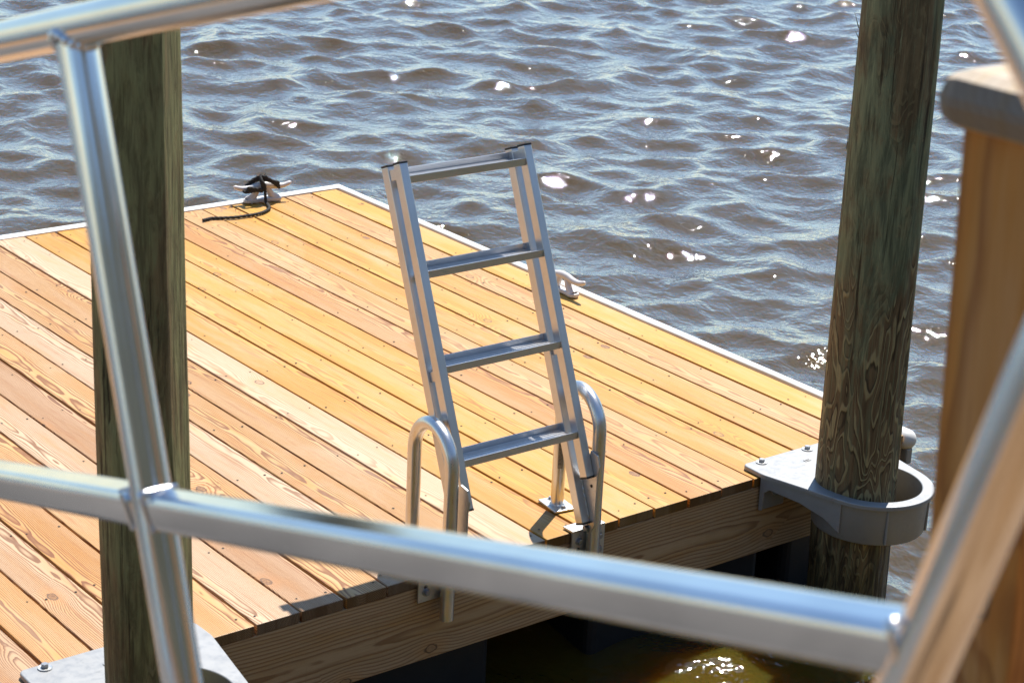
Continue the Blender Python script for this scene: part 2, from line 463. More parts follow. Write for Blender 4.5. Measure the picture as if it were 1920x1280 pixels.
# ------------------------------------------------------------------ floating dock
P = .145            # board pitch
LX = 3.59           # board length
NB = 43
random.seed(5)
dock = thing('floating_dock', 'floating dock of honey coloured pine boards with white edge trim', 'dock', (1.8, 3., 0))
GOLD = (.59, .295, .034); YEL = (.61, .32, .036); TAN = (.55, .305, .10); PALE = (.60, .41, .25); ORG = (.54, .265, .062); BRN = (.45, .255, .115); PINK = (.57, .36, .19)
tones = [(YEL, .3), (TAN, .6), (GOLD, .7), (YEL, .5), (GOLD, .6), (TAN, .6), (ORG, .8), (GOLD, .55), (YEL, .55), (GOLD, .5),
         (GOLD, .6), (PALE, .45), (TAN, .95), (TAN, 1.), (PALE, .8), (TAN, 1.), (BRN, 1.), (PALE, .9), (TAN, .95), (ORG, .95), (PINK, 1.), (TAN, .9), (BRN, .9), (PINK, .9)]
d = MB()
for i in range(NB):
    tc, ct = tones[i] if i < len(tones) else (random.choice([TAN, PINK, BRN, ORG]), random.uniform(.5, 1))
    j = random.uniform(.93, 1.06)
    wdt = P - random.uniform(.0062, .0118)
    d.board((random.uniform(-.003, .003), i * P + P / 2 + random.uniform(-.0008, .0008), -.017 + random.uniform(-.0012, .0008)),
            (1, random.uniform(-.0004, .0004), 0), (0, 1, 0), (0, 0, 1), LX + random.uniform(-.003, .002), wdt, .033,
            (i * .6180339 + .113) % 1, (tc[0] * j, tc[1] * j, tc[2] * j, ct), .0028, .30)
d.build('decking', M['deck'], dock)
# screws, two per board at every joist
sc = MB()
for i in range(NB):
    for jx in (.06, .45, .86, 1.27, 1.68, 2.09, 2.5, 2.91, 3.32, 3.53):
        for s_ in (-1, 1):
            if random.random() < .12: continue
            x = jx + random.uniform(-.018, .018); y = i * P + P / 2 + s_ * random.uniform(.036, .052)
            r_ = random.uniform(.0032, .0046)
            sc.add([(x + r_ * math.cos(a * 1.0472), y + r_ * math.sin(a * 1.0472), .0006) for a in range(6)], [list(range(6))])
tag(sc.build('deck_screw', M['hole'], dock), kind='stuff')
f = MB()
def fboard(o, a, b, L, W, T, seed, tone): 
    c = Vector(a).cross(Vector(b)); f.board(o, a, b, c, L, W, T, seed, tone, .003, .6)
f.board((.024, 6.22, -.157), (0, -1, 0), (0, 0, 1), (-1, 0, 0), 6.215, .242, .038, .37, (.52, .355, .19, .95))
f.build('fascia_board', M['fascia'], dock)
f = MB()
f.board((.05, .024, -.157), (1, 0, 0), (0, 0, 1), (0, 1, 0), LX - .1, .242, .038, .61, (.52, .355, .19, .9))
f.board((LX - .024, 6.2, -.157), (0, -1, 0), (0, 0, 1), (1, 0, 0), 6.15, .242, .038, .81, (.52, .355, .19, .9))
f.build('rim_joist', M['fascia'], dock)
u_ = MB()
for k in range(9):
    u_.box((.06 + k * .43, 3.1, -.14), (.045, 6.1, .2))
u_.build('joist', M['under'], dock)
# white vinyl edge trim, inner edge a little wavy
def trim(p0, along, out, length, wid, seed):
    t_ = MB(); n = int(length / .04); vs = []
    al = Vector(along); ou = Vector(out); p0 = Vector(p0)
    prof = lambda i: (mnoise.noise(Vector((i * .17, seed, 0))) * .5 + max(0, mnoise.noise(Vector((i * .06, seed + 4, 0)))) * .9) * .008
    for i in range(n + 1):
        q = p0 + al * (length * i / n)
        jn = prof(i)
        for (o_, z_) in ((-.004 + jn, -.05), (-.004 + jn, .004), (.001 + jn, .0075), (wid - .005, .0075), (wid, .003), (wid, -.055)):
            vs.append(q + ou * o_ + Vector((0, 0, z_)))
    fs = []
    for i in range(n):
        for k in range(6):
            fs.append([i * 6 + k, i * 6 + (k + 1) % 6, (i + 1) * 6 + (k + 1) % 6, (i + 1) * 6 + k])
    fs.append([0, 5, 4, 3, 2, 1]); fs.append([n * 6 + k for k in range(6)])
    bm = bmesh.new(); bv = [bm.verts.new(v) for v in vs]
    for q in fs: bm.faces.new([bv[i] for i in q])
    bmesh.ops.recalc_face_normals(bm, faces=bm.faces[:])
    t_.bm(bm); return t_.build('edge_trim', M['trim'], dock)
trim((LX + .048, -.009, 0), (-1, 0, 0), (0, -1, 0), 3.28, .036, 1.)
trim((.352, -.009, 0), (-1, 0, 0), (0, -1, 0), .20, .036, 2.)
trim((LX + .006, -.008, 0), (0, 1, 0), (1, 0, 0), 6.2, .044, 3.)
for y0, y1 in ((.12, .44), (.56, 1.31), (1.71, 2.9), (3.2, 4.4), (4.7, 5.9)):
    b = MB(); b.box((1.85, (y0 + y1) / 2, -.46), (3.5, y1 - y0, .36), bevel=.03, seg=3); b.build('float', M['float'], dock)

# white rolled bumper on the near right corner
m = MB(); c0 = Vector((.020, -.031, -.028)); ax = Vector((-1, 0, 0)); pts = []; rs = []
for i in range(17):
    u = i / 16 * math.pi / 2; pts.append(c0 + ax * (.0 + .036 * math.sin(u))); rs.append(max(.0015, .036 * math.cos(u)))
m.tube([c0 - ax * .125] + pts, .036, 28, rs=[.036] + rs); bp = m.build('corner_bumper', M['trim'], dock)
m = MB(); m.box((.02, -.03, -.085), (.05, .03, .06), bevel=.006); m.build('bumper_bracket', M['galv'], bp)

# ------------------------------------------------------------------ pile hoops
def hoop(yc, label):
    h = thing('pile_hoop', label, 'pile hoop', (0, yc, 0), 'cast pile hoops bolted to the dock edge')
    cx, cy = -.245, yc - .008
    zt = .016
    ro, ri = .203, .163
    hw = .257
    # top flange: plate plus ring as one outline with a round hole
    outl = []
    def arc(x, y, r, a0, a1, n=6): return [(x + r * math.cos(R(a0 + (a1 - a0) * i / n)), y + r * math.sin(R(a0 + (a1 - a0) * i / n))) for i in range(n + 1)]
    outl += arc(.067, yc + hw - .02, .02, 0, 90)
    outl += [(-.004, yc + hw + .002)]
    # tangent from (-.03, hw) to the ring
    px, py = -.02, yc + hw
    dx, dy = px - cx, py - cy
    dist = math.hypot(dx, dy); a0 = math.atan2(dy, dx); da = math.acos(ro / dist)
    t1 = math.degrees(a0 + da)
    px2, py2 = -.02, yc - hw
    dx, dy = px2 - cx, py2 - cy
    a1 = math.atan2(dy, dx); da2 = math.acos(ro / math.hypot(dx, dy)); t2 = math.degrees(a1 - da2)
    outl += [(px, py)] + arc(cx, cy, ro, t1, 360 + t2, 56) + [(px2, py2), (-.004, yc - hw - .002)]
    outl += arc(.067, yc - hw + .02, .02, 270, 360)
    bm = bmesh.new()
    inner = [(cx + ri * math.cos(R(a)), cy + ri * math.sin(R(a))) for a in range(0, 360, 5)]
    vo = [bm.verts.new((x, y, zt)) for x, y in outl]; vi = [bm.verts.new((x, y, zt)) for x, y in inner]
    ed = [bm.edges.new((vo[i], vo[(i + 1) % len(vo)])) for i in range(len(vo))] + [bm.edges.new((vi[i], vi[(i + 1) % len(vi)])) for i in range(len(vi))]
    bmesh.ops.triangle_fill(bm, use_beauty=True, edges=ed)
    bmesh.ops.recalc_face_normals(bm, faces=bm.faces[:])
    for fc in list(bm.faces):
        if fc.normal.z < 0: fc.normal_flip()
    # thickness
    top = bm.faces[:]
    r_ = bmesh.ops.extrude_face_region(bm, geom=top)
    for e in r_['geom']:
        if isinstance(e, bmesh.types.BMVert): e.co.z = zt - .014
    bmesh.ops.delete(bm, geom=[], context='FACES')
    bmesh.ops.recalc_face_normals(bm, faces=bm.faces[:])
    rim = [e for e in bm.edges if len(e.link_faces) == 2 and abs(e.link_faces[0].normal.z - e.link_faces[1].normal.z) > .5 and e.verts[0].co.z > zt - .002 and e.verts[1].co.z > zt - .002]
    bmesh.ops.bevel(bm, geom=rim, offset=.004, segments=3, affect='EDGES', profile=.5)
    m = MB(); m.bm(bm); m.build('top_plate', M['galv'], h)
    # ring band
    m = MB(); n = 96; rb = .188; zb = -.128
    vs = []; fs = []
    prof = [(rb + .004, zt - .0135), (rb, -.012), (rb - .004, zb + .004), (rb - .007, zb), (ri + .001, zb), (ri, zb + .004), (ri + .0005, zt - .0135)]
    for k in range(n):
        a = 2 * math.pi * k / n
        for r__, z__ in prof: vs.append((cx + r__ * math.cos(a), cy + r__ * math.sin(a), z__))
    L = len(prof)
    for k in range(n):
        for q in range(L - 1): fs.append([k * L + q, k * L + q + 1, ((k + 1) % n) * L + q + 1, ((k + 1) % n) * L + q])
    bm = bmesh.new(); bv = [bm.verts.new(v) for v in vs]
    for q in fs: bm.faces.new([bv[i] for i in q])
    bmesh.ops.recalc_face_normals(bm, faces=bm.faces[:]); m.bm(bm, smooth=True)
    m.build('ring_band', M['galv'], h)
    for a in (150, 214, 262):
        m = MB(); ca, sa = math.cos(R(a)), math.sin(R(a))
        m.obox((cx + (rb) * ca, cy + (rb) * sa, -.062), (ca, sa, 0), (-sa, ca, 0), (0, 0, 1), (.009, .008, .122), .003)
        m.build('rib', M['galv'], h)
    # back flange on the fascia and the two side webs with a sloping lower edge
    for sgn in (1, -1):
        m = MB(); m.box((-.0065, yc + sgn * (hw - .055), -.056), (.009, .11, .116), bevel=.003); m.build('back_flange', M['galv'], h)
    for sgn in (1, -1):
        m = MB()
        fr = Matrix(((1, 0, 0, 0), (0, 0, 1, 0), (0, 1, 0, 0), (0, 0, 0, 1)))
        tx = cx + rb * math.cos(R(t1 if sgn > 0 else t2)); ty = cy + rb * math.sin(R(t1 if sgn > 0 else t2))
        sx, sy = -.003, yc + sgn * (hw - .004)
        ln = math.hypot(tx - sx, ty - sy); ax = Vector(((tx - sx) / ln, (ty - sy) / ln, 0)); az_ = Vector((0, 0, 1)); ay = az_.cross(ax)
        fr = Matrix(((ax.x, 0, ay.x, sx), (ax.y, 0, ay.y, sy), (0, 1, ay.z, 0), (0, 0, 0, 1)))
        m.prism([(0, .002), (ln, .002), (ln, -.105), (ln * .8, -.07), (ln * .5, -.045), (.035, -.034), (.016, -.05), (.012, -.114), (0, -.114)], -.005, .005, fr, .002)
        m.build('side_web', M['galv'], h)
        bo = MB(); bo.cyl((-.014, yc + sgn * (hw - .065), -.055), (1, 0, 0), .010, .010, 6); bo.cyl((-.0115, yc + sgn * (hw - .065), -.055), (1, 0, 0), .017, .003, 24)
        bo.build('bolt', M['plate'], h)
    for (x, y) in ((.074, yc + .192), (.074, yc - .022), (.074, yc - .2)):
        bo = MB(); bo.cyl((x - .012, y, zt + .002), (0, 0, 1), .019, .003, 28, bevel=.0008)
        wsh = bo.build('washer', M['plate'], h)
        bo = MB(); bo.cyl((x - .012, y, zt + .0085), (0, 0, 1), .0105, .011, 6, bevel=.0015); bo.build('bolt', M['bolt'], h)
    # small raised casting mark on the plate
    m = MB(); m.box((-.006, yc + .047, zt + .0008), (.013, .026, .003), bevel=.001); m.build('casting_mark', M['galv'], h)
    m = MB(); m.box((-.006, yc + .047, zt + .0026), (.004, .016, .0012)); m.build('casting_letter', M['ink'], h)
    return h
hoop(.443, 'grey cast pile hoop bolted at the dock corner, whole ring round the right piling')
hoop(3.012, 'pale cast pile hoop in the foreground round the left piling, cut by the picture edge')

# ------------------------------------------------------------------ piles
def pile(axis_pts, rad, mat, label, seed, splinters, flat=None):
    (z0, x0, y0, r0), (z1, x1, y1, r1) = axis_pts
    base = (x0, y0, z0)
    p = thing('wooden_piling', label, 'piling', base, 'round timber pilings through the dock hoops')
    m = MB(); n = 120; nz = 220
    vs = []; fs = []
    for i in range(nz + 1):
        u = i / nz; z = z0 + (z1 - z0) * u; cx = x0 + (x1 - x0) * u; cy = y0 + (y1 - y0) * u; r = r0 + (r1 - r0) * u
        for k in range(n):
            a = 2 * math.pi * k / n
            ca, sa = math.cos(a), math.sin(a)
            q = mnoise.noise(Vector((ca * 1.2 + seed, sa * 1.2, z * .6))) * .007
            q += mnoise.noise(Vector((ca * 4 + seed, sa * 4, z * .9))) * .0035
            q += mnoise.noise(Vector((ca * 14, sa * 14 + seed, z * 1.4))) * .0016
            # peeled flats where bark and sapwood were shaved off: steps along the pole
            st = mnoise.noise(Vector((ca * 1.6 + 9 + seed, sa * 1.6, z * 1.1)))
            q -= .004 if st > .22 else 0.
            px_, py_ = (r + q) * ca, (r + q) * sa
            if flat:
                e = px_ * flat[0] + py_ * flat[1] - flat[2] - .006 * mnoise.noise(Vector((z * 1.1, seed, 0))) - .0012 * mnoise.noise(Vector((ca * 30, sa * 30, z * 2)))
                if e > 0: px_ -= flat[0] * e; py_ -= flat[1] * e
            vs.append((cx + px_, cy + py_, z))
    for i in range(nz):
        for k in range(n):
            fs.append([i * n + k, i * n + (k + 1) % n, (i + 1) * n + (k + 1) % n, (i + 1) * n + k])
    m.add(vs, fs, True)
    m.add([vs[nz * n + k] for k in range(n)], [list(range(n))])
    # splinters of torn bark
    for (ang, z, ln, lift) in splinters:
        u = (z - z0) / (z1 - z0); cx = x0 + (x1 - x0) * u; cy = y0 + (y1 - y0) * u; r = r0 + (r1 - r0) * u
        ca, sa = math.cos(ang), math.sin(ang); tv = Vector((-sa, ca, 0)); rv = Vector((ca, sa, 0))
        b0 = Vector((cx, cy, z)) + rv * (r - .003); b1 = b0 + Vector((0, 0, ln)) + rv * lift
        m.add([b0 - tv * .004, b0 + tv * .004, b0 + tv * .003 + rv * .004, b1], [[0, 1, 3], [1, 2, 3], [2, 0, 3], [0, 2, 1]])
    m.build('pole', mat, p)
    return p
side = math.atan2(.79, .61)      # pole edge seen on the left
pile(((-2.6, -.215, .425, .138), (2.6, -.225, .535, .122)), .13, M['pile_r'],
     'tall green and brown round piling with curly grain, standing at the dock corner', 1.7,
     [(side, 1.50, .05, .02), (side + .1, 1.47, .03, .018), (side - .2, 1.12, .05, .004), (side - .15, .83, .05, .004), (side + 3.3, .74, .03, .004)])
pile(((-2.6, -.215, 3.010, .116), (2.6, -.215, 3.076, .113)), .11, M['pile_l'],
     'dark round piling behind the leaning rail post with a thin sunlit edge', 5.2,
     [(side, 1.10, .06, .008), (side - .05, 1.14, -.05, .006)], (-.72, -.694, .086))

# ------------------------------------------------------------------ boarding ladder (folded up)
Lg = math.atan(.404); U = Vector((math.sin(Lg), 0, math.cos(Lg))); N_ = Vector((math.cos(Lg), 0, -math.sin(Lg))); T0 = Vector((.327, 0, 1.14))
def LP(s, n, y): return T0 + U * s + N_ * n + Vector((0, y, 0))
lad = thing('boarding_ladder', 'silver aluminium swim ladder folded up over the dock edge between two grab handles', 'ladder', (-.04, 1.7, .05))
YA = Vector((0, 1, 0))
for yc, nm in ((1.481, 'r'), (1.932, 'l')):
    for (n0, n1, sb) in ((0., .0345, -1.012), (.064, .098, -1.152)):
        m = MB(); s0, s1 = -.004, sb
        m.obox(LP((s0 + s1) / 2, (n0 + n1) / 2, yc), N_, YA, U, (n1 - n0, .028, s0 - s1), .0022)
        tb = m.build('rail_tube', M['alu'], lad)
        for s_ in (0., sb - .001):
            m = MB(); m.obox(LP(s_ - (.001 if s_ == 0 else .001), (n0 + n1) / 2, yc), N_, YA, U, (n1 - n0 + .001, .029, .0065), .0015)
            m.build('end_cap', M['black'], tb)
    m = MB(); m.obox(LP(-.030, .049, yc), N_, YA, U, (.0292, .022, .032), .001); m.build('spacer', M['alu'], lad)
    m = MB(); m.obox(LP(-.62, .049, yc), N_, YA, U, (.0292, .012, .03), .001); m.build('spacer', M['alu'], lad)
    # hinge plate
    out = -1 if nm == 'r' else 1
    fr = Matrix(((1, 0, 0, 0), (0, 0, 1, 0), (0, 1, 0, 0), (0, 0, 0, 1)))
    m = MB(); yp = yc + out * .0172
    poly = [(-.030, .275), (-.062, .268), (-.074, .235), (-.066, .2), (-.066, .04), (-.05, .012), (-.022, .012), (-.008, .03), (.02, .13)]
    m.prism(poly, yp - .003, yp + .003, fr, .0012)
    hp = m.build('hinge_plate', M['plate'], lad)
    m = MB(); m.cyl((-.043, yp - out * .0035, .164), (0, 1, 0), .005, .0012, 14); m.build('hole', M['hole'], hp)
    m = MB(); m.cyl((-.034, yp - out * .008, .022), (0, 1, 0), .0095, .012, 6); m.cyl((-.034, yp - out * .0035, .022), (0, 1, 0), .014, .002, 20); m.build('pivot_bolt', M['bolt'], hp)
    # weld bead
    m = MB(); pts = [LP(-1.02 - .12 * i / 16, .0635 + .001 * math.sin(i * 2.4), yc + out * .0125) for i in range(17)]
    m.tube(pts, .0035, 8, rs=[.0032 + .0009 * math.sin(i * 1.9) for i in range(17)]); m.build('weld_bead', M['plate'], lad)
for s_ in (-.042, -.319, -.597, -.872):
    # channel tread, open side up in the folded position; the tread is level
    f0 = LP(s_, .002, 0)
    X_ = Vector((1, 0, -.02)).normalized(); Z_ = Vector((-X_.z, 0, X_.x))
    W = .087; H = .0225; th = .003
    prof = [(0, 0), (th, 0), (th, -H + th), (W - th, -H + th), (W - th, .0), (W, .0), (W, -H), (0, -H)]
    o0 = Vector((f0.x, 0, f0.z))
    fr = Matrix(((X_.x, Z_.x, 0, o0.x), (0, 0, 1, 0), (X_.z, Z_.z, 0, o0.z), (0, 0, 0, 1)))
    m = MB(); m.prism(prof, 1.4955, 1.9175, fr, .0006, 1)
    tr = m.build('rung', M['alu'], lad)
    # ribbed tread grooves inside the channel
    m = MB()
    for k in range(6):
        c = o0 + X_ * (.018 + k * .012) + Z_ * (-H + th + .0008); m.obox((c.x, 1.7065, c.z), X_, YA, Z_, (.004, .418, .0016))
    m.build('tread_rib', M['alu'], tr)
    for yy in (1.4965, 1.9165):
        m = MB(); c = o0 + X_ * .003 + Z_ * (-H * .5); m.tube([(c.x, yy, c.z + .009), (c.x, yy, c.z), (c.x, yy, c.z - .009)], .0032, 8); m.build('weld_bead', M['plate'], tr)

# ------------------------------------------------------------------ grab handles
def handle(front, rear, ytab, sticker, label, zlow):
    (fx, fy), (rx, ry) = front, rear
    h = thing('grab_handle', label, 'grab handle', (rx, ry, 0), 'grab handles beside the ladder')
    H = .43; d_ = Vector((rx - fx, ry - fy, 0)); w_ = d_.length; dn = d_.normalized(); r = w_ / 2
    F = Vector((fx, fy, 0)); pts = [F + Vector((0, 0, -.14)), F + Vector((0, 0, 0.1)), F + Vector((0, 0, H - r - .02))]
    for i in range(0, 25):
        a = math.pi * i / 24
        pts.append(F + dn * (r - r * math.cos(a)) + Vector((0, 0, H - r + r * math.sin(a))))
    pts += [F + d_ + Vector((0, 0, H - r - .02)), F + d_ + Vector((0, 0, .15)), F + d_ + Vector((0, 0, .004))]
    m = MB(); m.tube(pts, .0208, 36, caps=True); tb = m.build('tube', M['pipe'], h)
    m = MB(); m.tube([F + Vector((0, 0, -.1405)), F + Vector((0, 0, -.1395))], .0185, 24); m.build('tube_bore', M['hole'], tb)
    a_ = math.atan2(d_.y, d_.x)
    m = MB(); m.box((rx, ry, .0045), (.104, .076, .0065), Matrix.Rotation(a_, 3, 'Z'), bevel=.0015); fl = m.build('base_flange', M['plate'], h)
    m = MB(); m.tube([F + d_ + Vector((0, 0, .008)), F + d_ + Vector((0, 0, .012))], .0235, 28, rs=[.0245, .0212]); m.build('weld_bead', M['plate'], fl)
    for k in (-1, 1):
        c = Vector((rx, ry, .012)) + dn * (.038 * k); m = MB(); m.cyl(c, (0, 0, 1), .0075, .009, 6, bevel=.001); m.cyl((c.x, c.y, .0086), (0, 0, 1), .0115, .0022, 20); m.build('bolt', M['bolt'], fl)
    y0, y1 = ytab
    m = MB(); m.box((-.0066, (y0 + y1) / 2, .008 - (.008 - zlow) / 2), (.0065, y1 - y0, .008 - zlow), bevel=.001)
    m.box((.0167, (y0 + y1) / 2, .0052), (.0400, y1 - y0, .0064), bevel=.001); br = m.build('face_bracket', M['plate'], h)
    m = MB(); m.box((-.0205, fy, -.035), (.022, .008, .085)); m.build('web', M['plate'], br)
    for k, yy in enumerate((y1 - .028, y0 + .022)):
        for zz in ((zlow + .03,) if zlow > -.09 else (zlow + .03, -.03)):
            m = MB(); m.cyl((-.015, yy, zz), (1, 0, 0), .009, .010, 6, bevel=.001); m.cyl((-.0108, yy, zz), (1, 0, 0), .0135, .0024, 24); m.build('bolt', M['bolt'], br)
        m = MB(); m.cyl((-.0102, yy + .002, zlow + .047), (1, 0, 0), .0065, .0008, 16); m.build('slot', M['hole'], br)
    if sticker:
        # instruction sticker with rows of fine print wrapped on the tube
        rr = .0212; c = F + d_; m = MB(); z0, z1 = .135, .255; a0, a1 = R(128), R(172)
        vs = []
        for i in range(9):
            a = a0 + (a1 - a0) * i / 8
            for z in (z0, z1): vs.append((c.x + rr * math.cos(a), c.y + rr * math.sin(a), z))
        m.add(vs, [[2 * i + 1, 2 * i, 2 * i + 2, 2 * i + 3] for i in range(8)], True)
        st = m.build('sticker', M['sticker'], tb)
        m = MB(); rnd = random.Random(3); r2 = .02135
        for a in np.linspace(R(132), R(160), 5):
            z = z0 + .012
            while z < z1 - .012:
                l_ = rnd.uniform(.004, .012); da = R(1.4)
                m.add([(c.x + r2 * math.cos(a + q), c.y + r2 * math.sin(a + q), zz) for q, zz in ((-da, z), (da, z), (da, min(z + l_, z1 - .008)), (-da, min(z + l_, z1 - .008)))], [[0, 1, 2, 3]])
                z += l_ + rnd.uniform(.002, .005)
        for a, q in ((R(130), 1), (R(168), 1)):
            da = R(.9); m.add([(c.x + r2 * math.cos(a + e), c.y + r2 * math.sin(a + e), zz) for e, zz in ((-da, z0 + .006), (da, z0 + .006), (da, z1 - .006), (-da, z1 - .006))], [[0, 1, 2, 3]])
        m.build('fine_print', M['ink'], st)
    return h
handle((-.035, 1.440), (.180, 1.410), (1.372, 1.502), True, 'silver tube grab handle on the right of the ladder with a small sticker', -.105)
handle((-.035, 1.988), (.180, 1.966), (1.94, 2.074), False, 'silver tube grab handle on the left of the ladder, partly behind the square rail', -.078)

# ------------------------------------------------------------------ cleats
def cleat(c, along, label, size=1., ):
    g = 'white horn cleats on the dock edges'
    k = thing('dock_cleat', label, 'cleat', c, g)
    A = Vector(along).normalized(); B = Vector((-A.y, A.x, 0)); c = Vector(c)
    def W(a, b, z): return c + A * a * size + B * b * size + Vector((0, 0, z * size))
    fr = Matrix(((A.x, B.x, 0, c.x), (A.y, B.y, 0, c.y), (0, 0, 1, c.z), (0, 0, 0, 1)))
    # dumb-bell base plate
    poly = []
    for i in range(13): a = R(-75 + 150 * i / 12); poly.append(((.074 + .029 * math.cos(a)) * size, .029 * math.sin(a) * size))
    poly.append((.03 * size, .021 * size)); poly.append((-.03 * size, .021 * size))
    for i in range(13): a = R(105 + 150 * i / 12); poly.append(((-.074 + .029 * math.cos(a)) * size, .029 * math.sin(a) * size))
    poly.append((-.03 * size, -.021 * size)); poly.append((.03 * size, -.021 * size))
    m = MB(); m.prism(poly, .001, .019 * size, fr, .004, 3); bs = m.build('base', M['cleat'], k)
    m = MB()
    for s_ in (-1, 1):
        pts = [W(s_ * x, 0, z) for x, z in ((.075, .008), (.062, .018), (.047, .032), (.036, .05), (.028, .068), (.02, .078))]
        m.tube(pts, .01, 20, rs=[.026 * size, .022 * size, .0185 * size, .0165 * size, .0155 * size, .013 * size])
    m.build('leg', M['cleat'], k)
    m = MB(); xs = np.linspace(-.158, .158, 41)
    def zz(x): return .079 + .006 * math.cos(min(1, abs(x) / .06) * math.pi / 2) - .005 * math.exp(-((abs(x) - .09) / .04) ** 2) + .012 * max(0, (abs(x) - .108) / .05) ** 2
    def rr(x): return (.0175 - .0075 * (abs(x) / .158) ** 1.5) * (1 if abs(x) < .147 else math.sqrt(max(.04, 1 - ((abs(x) - .147) / .0115) ** 2))) * size
    m.tube([W(x, 0, zz(x)) for x in xs], .01, 20, rs=[rr(x) for x in xs]); m.build('horn', M['cleat'], k)
    for s_ in (-1, 1):
        m = MB(); p = W(s_ * .083, 0, .0194); m.cyl(p, (0, 0, 1), .0125 * size, .0012, 24); m.build('bolt_hole', M['hole'], bs)
        m = MB(); p = W(s_ * .083, 0, .0202); m.cyl(p, (0, 0, 1), .0085 * size, .0016, 20); m.build('bolt', M['plate'], bs)
    return k
cleat((3.567, .425, .004), (.17, .98, 0), 'white horn cleat wrapped with black rope at the far dock edge', .9)
cleat((1.824, .052, .004), (1, 0, 0), 'white horn cleat with no rope behind the ladder on the right dock edge', .87)

# rope: figure-eight turns on the far cleat, then a tail across the boards
def rope():
    m = MB(); C = Vector((3.563, .43, .004)); pts = []
    def q(x, y, z): pts.append(C + Vector((x, y, z)))
    for k in range(3):
        o = .010 * k
        q(-.022 - o * .3, .012, .055 + o * .6); q(-.026, .05, .064 + o * .5); q(-.018, .082, .060 + o); q(.004, .092 - o, .058 + o * .4); q(.024, .075, .068 + o * .4)
        q(.020, .03, .094 + o * .6); q(-.002, -.004, .106 + o * .7); q(-.022, -.04, .092 + o * .4); q(-.022, -.074, .066 + o); q(.002, -.090 + o, .056 + o * .5)
        q(.022, -.072, .068); q(.022, -.03, .092 + o * .5); q(.004, 0.005, .106 + o * .8); q(-.02, .014, .094 + o * .6)
    q(-.030, .004, .085); q(-.031, .002, .05); q(-.032, .001, .025)
    g = [(3.523, .431), (3.497, .440), (3.468, .451), (3.436, .468), (3.413, .496), (3.394, .53), (3.385, .569), (3.383, .62), (3.388, .679), (3.405, .73), (3.424, .772), (3.420, .80), (3.414, .825)]
    for x, y in g: pts.append(Vector((x, y, .0082)))
    # smooth (Catmull-Rom)
    out = []
    for i in range(len(pts) - 1):
        p0 = pts[max(i - 1, 0)]; p1 = pts[i]; p2 = pts[i + 1]; p3 = pts[min(i + 2, len(pts) - 1)]
        for j in range(14):
            u = j / 14
            out.append(.5 * ((2 * p1) + (p2 - p0) * u + (2 * p0 - 5 * p1 + 4 * p2 - p3) * u * u + (3 * p1 - p0 - 3 * p2 + p3) * u ** 3))
    out.append(pts[-1])
    m.tube(out, .0066, 15, lobes=3, twist=.34)
    # frayed end
    rnd = random.Random(4)
    for k in range(14):
        b = C + Vector((-.005, .0, .112)); e = b + Vector((rnd.uniform(-.012, .012), rnd.uniform(-.02, .02), rnd.uniform(.006, .02)))
        m.tube([b, (b + e) / 2 + Vector((0, 0, .003)), e], .0012, 5)
    tag(m.build('mooring_rope', M['rope']), 'black rope wound on the far cleat with its tail lying on the boards', 'rope')
rope()

# ------------------------------------------------------------------ gangway with its railing in the foreground
YR = 4.25
CAMv = CAM
def onY(u, v, y=YR):
    d_ = right * ((u - 960) / 3879.62) + down * ((v - 640) / 3879.62) + fwd
    return CAMv + d_ * ((y - CAMv.y) / d_.y)
a_top = Vector((-2.222, YR, 2.194)); dT = Vector((-.966, 0, .259))         # points solved once from the photograph's rail plane
gw = thing('gangway', 'silver aluminium gangway railing crossing the foreground, out of focus', 'gangway', (-2.4, YR, 1.2))
SL = Vector((-.961, 0, .278)).normalized(); PD = Vector((-.309, 0, -.951)).normalized()
post_mid = onY(288, 950); top_pt = onY(155, 46.5); end_pt = onY(1764, 1162)
TR = .0237
# top rail runs up to a rounded corner and returns down as the end post
def meet(p, d1, q, d2):
    den = d1.x * d2.z - d1.z * d2.x
    t_ = ((q.x - p.x) * d2.z - (q.z - p.z) * d2.x) / den
    return p + d1 * t_
top_dir = (onY(420, -11) - onY(0, 77)).normalized()
def bez(p0, p1, p2, p3, n):
    return [(1 - u) ** 3 * p0 + 3 * u * (1 - u) ** 2 * p1 + 3 * u * u * (1 - u) * p2 + u ** 3 * p3 for u in (i / n for i in range(n))]
low = onY(1709, 1280); e_dir = (onY(1709, 1280) - onY(1912, 800)).normalized()
loop = [onY(1895, -30), onY(1955, 85), onY(2012, 205), onY(2048, 320), onY(2058, 425), onY(2040, 525), onY(1994, 620), onY(1916, 800), onY(1830, 1000), low]
t0 = (loop[1] - loop[0]).normalized()
start = top_pt + top_dir * ((loop[0] - top_pt).dot(top_dir) - .14)
path = bez(start, start + top_dir * .09, loop[0] - t0 * .07, loop[0], 14)
for i in range(len(loop) - 1):
    p1, p2 = loop[i], loop[i + 1]
    d1 = (t0 * (p2 - p1).length * 3 if i == 0 else (p2 - loop[i - 1])) ; d2 = (loop[i + 2] - p1) if i + 2 < len(loop) else (p2 - p1)
    ln = (p2 - p1).length
    path += bez(p1, p1 + d1.normalized() * ln / 3, p2 - d2.normalized() * ln / 3, p2, 5)
far_end = top_pt - top_dir * 4.6
m = MB(); m.tube([far_end, top_pt - top_dir * 1., top_pt, start - top_dir * .05] + path + [low, low + e_dir * .45], TR, 40)
m.build('top_rail', M['rail_alu'], gw)
pt = meet(post_mid, PD, top_pt, top_dir)
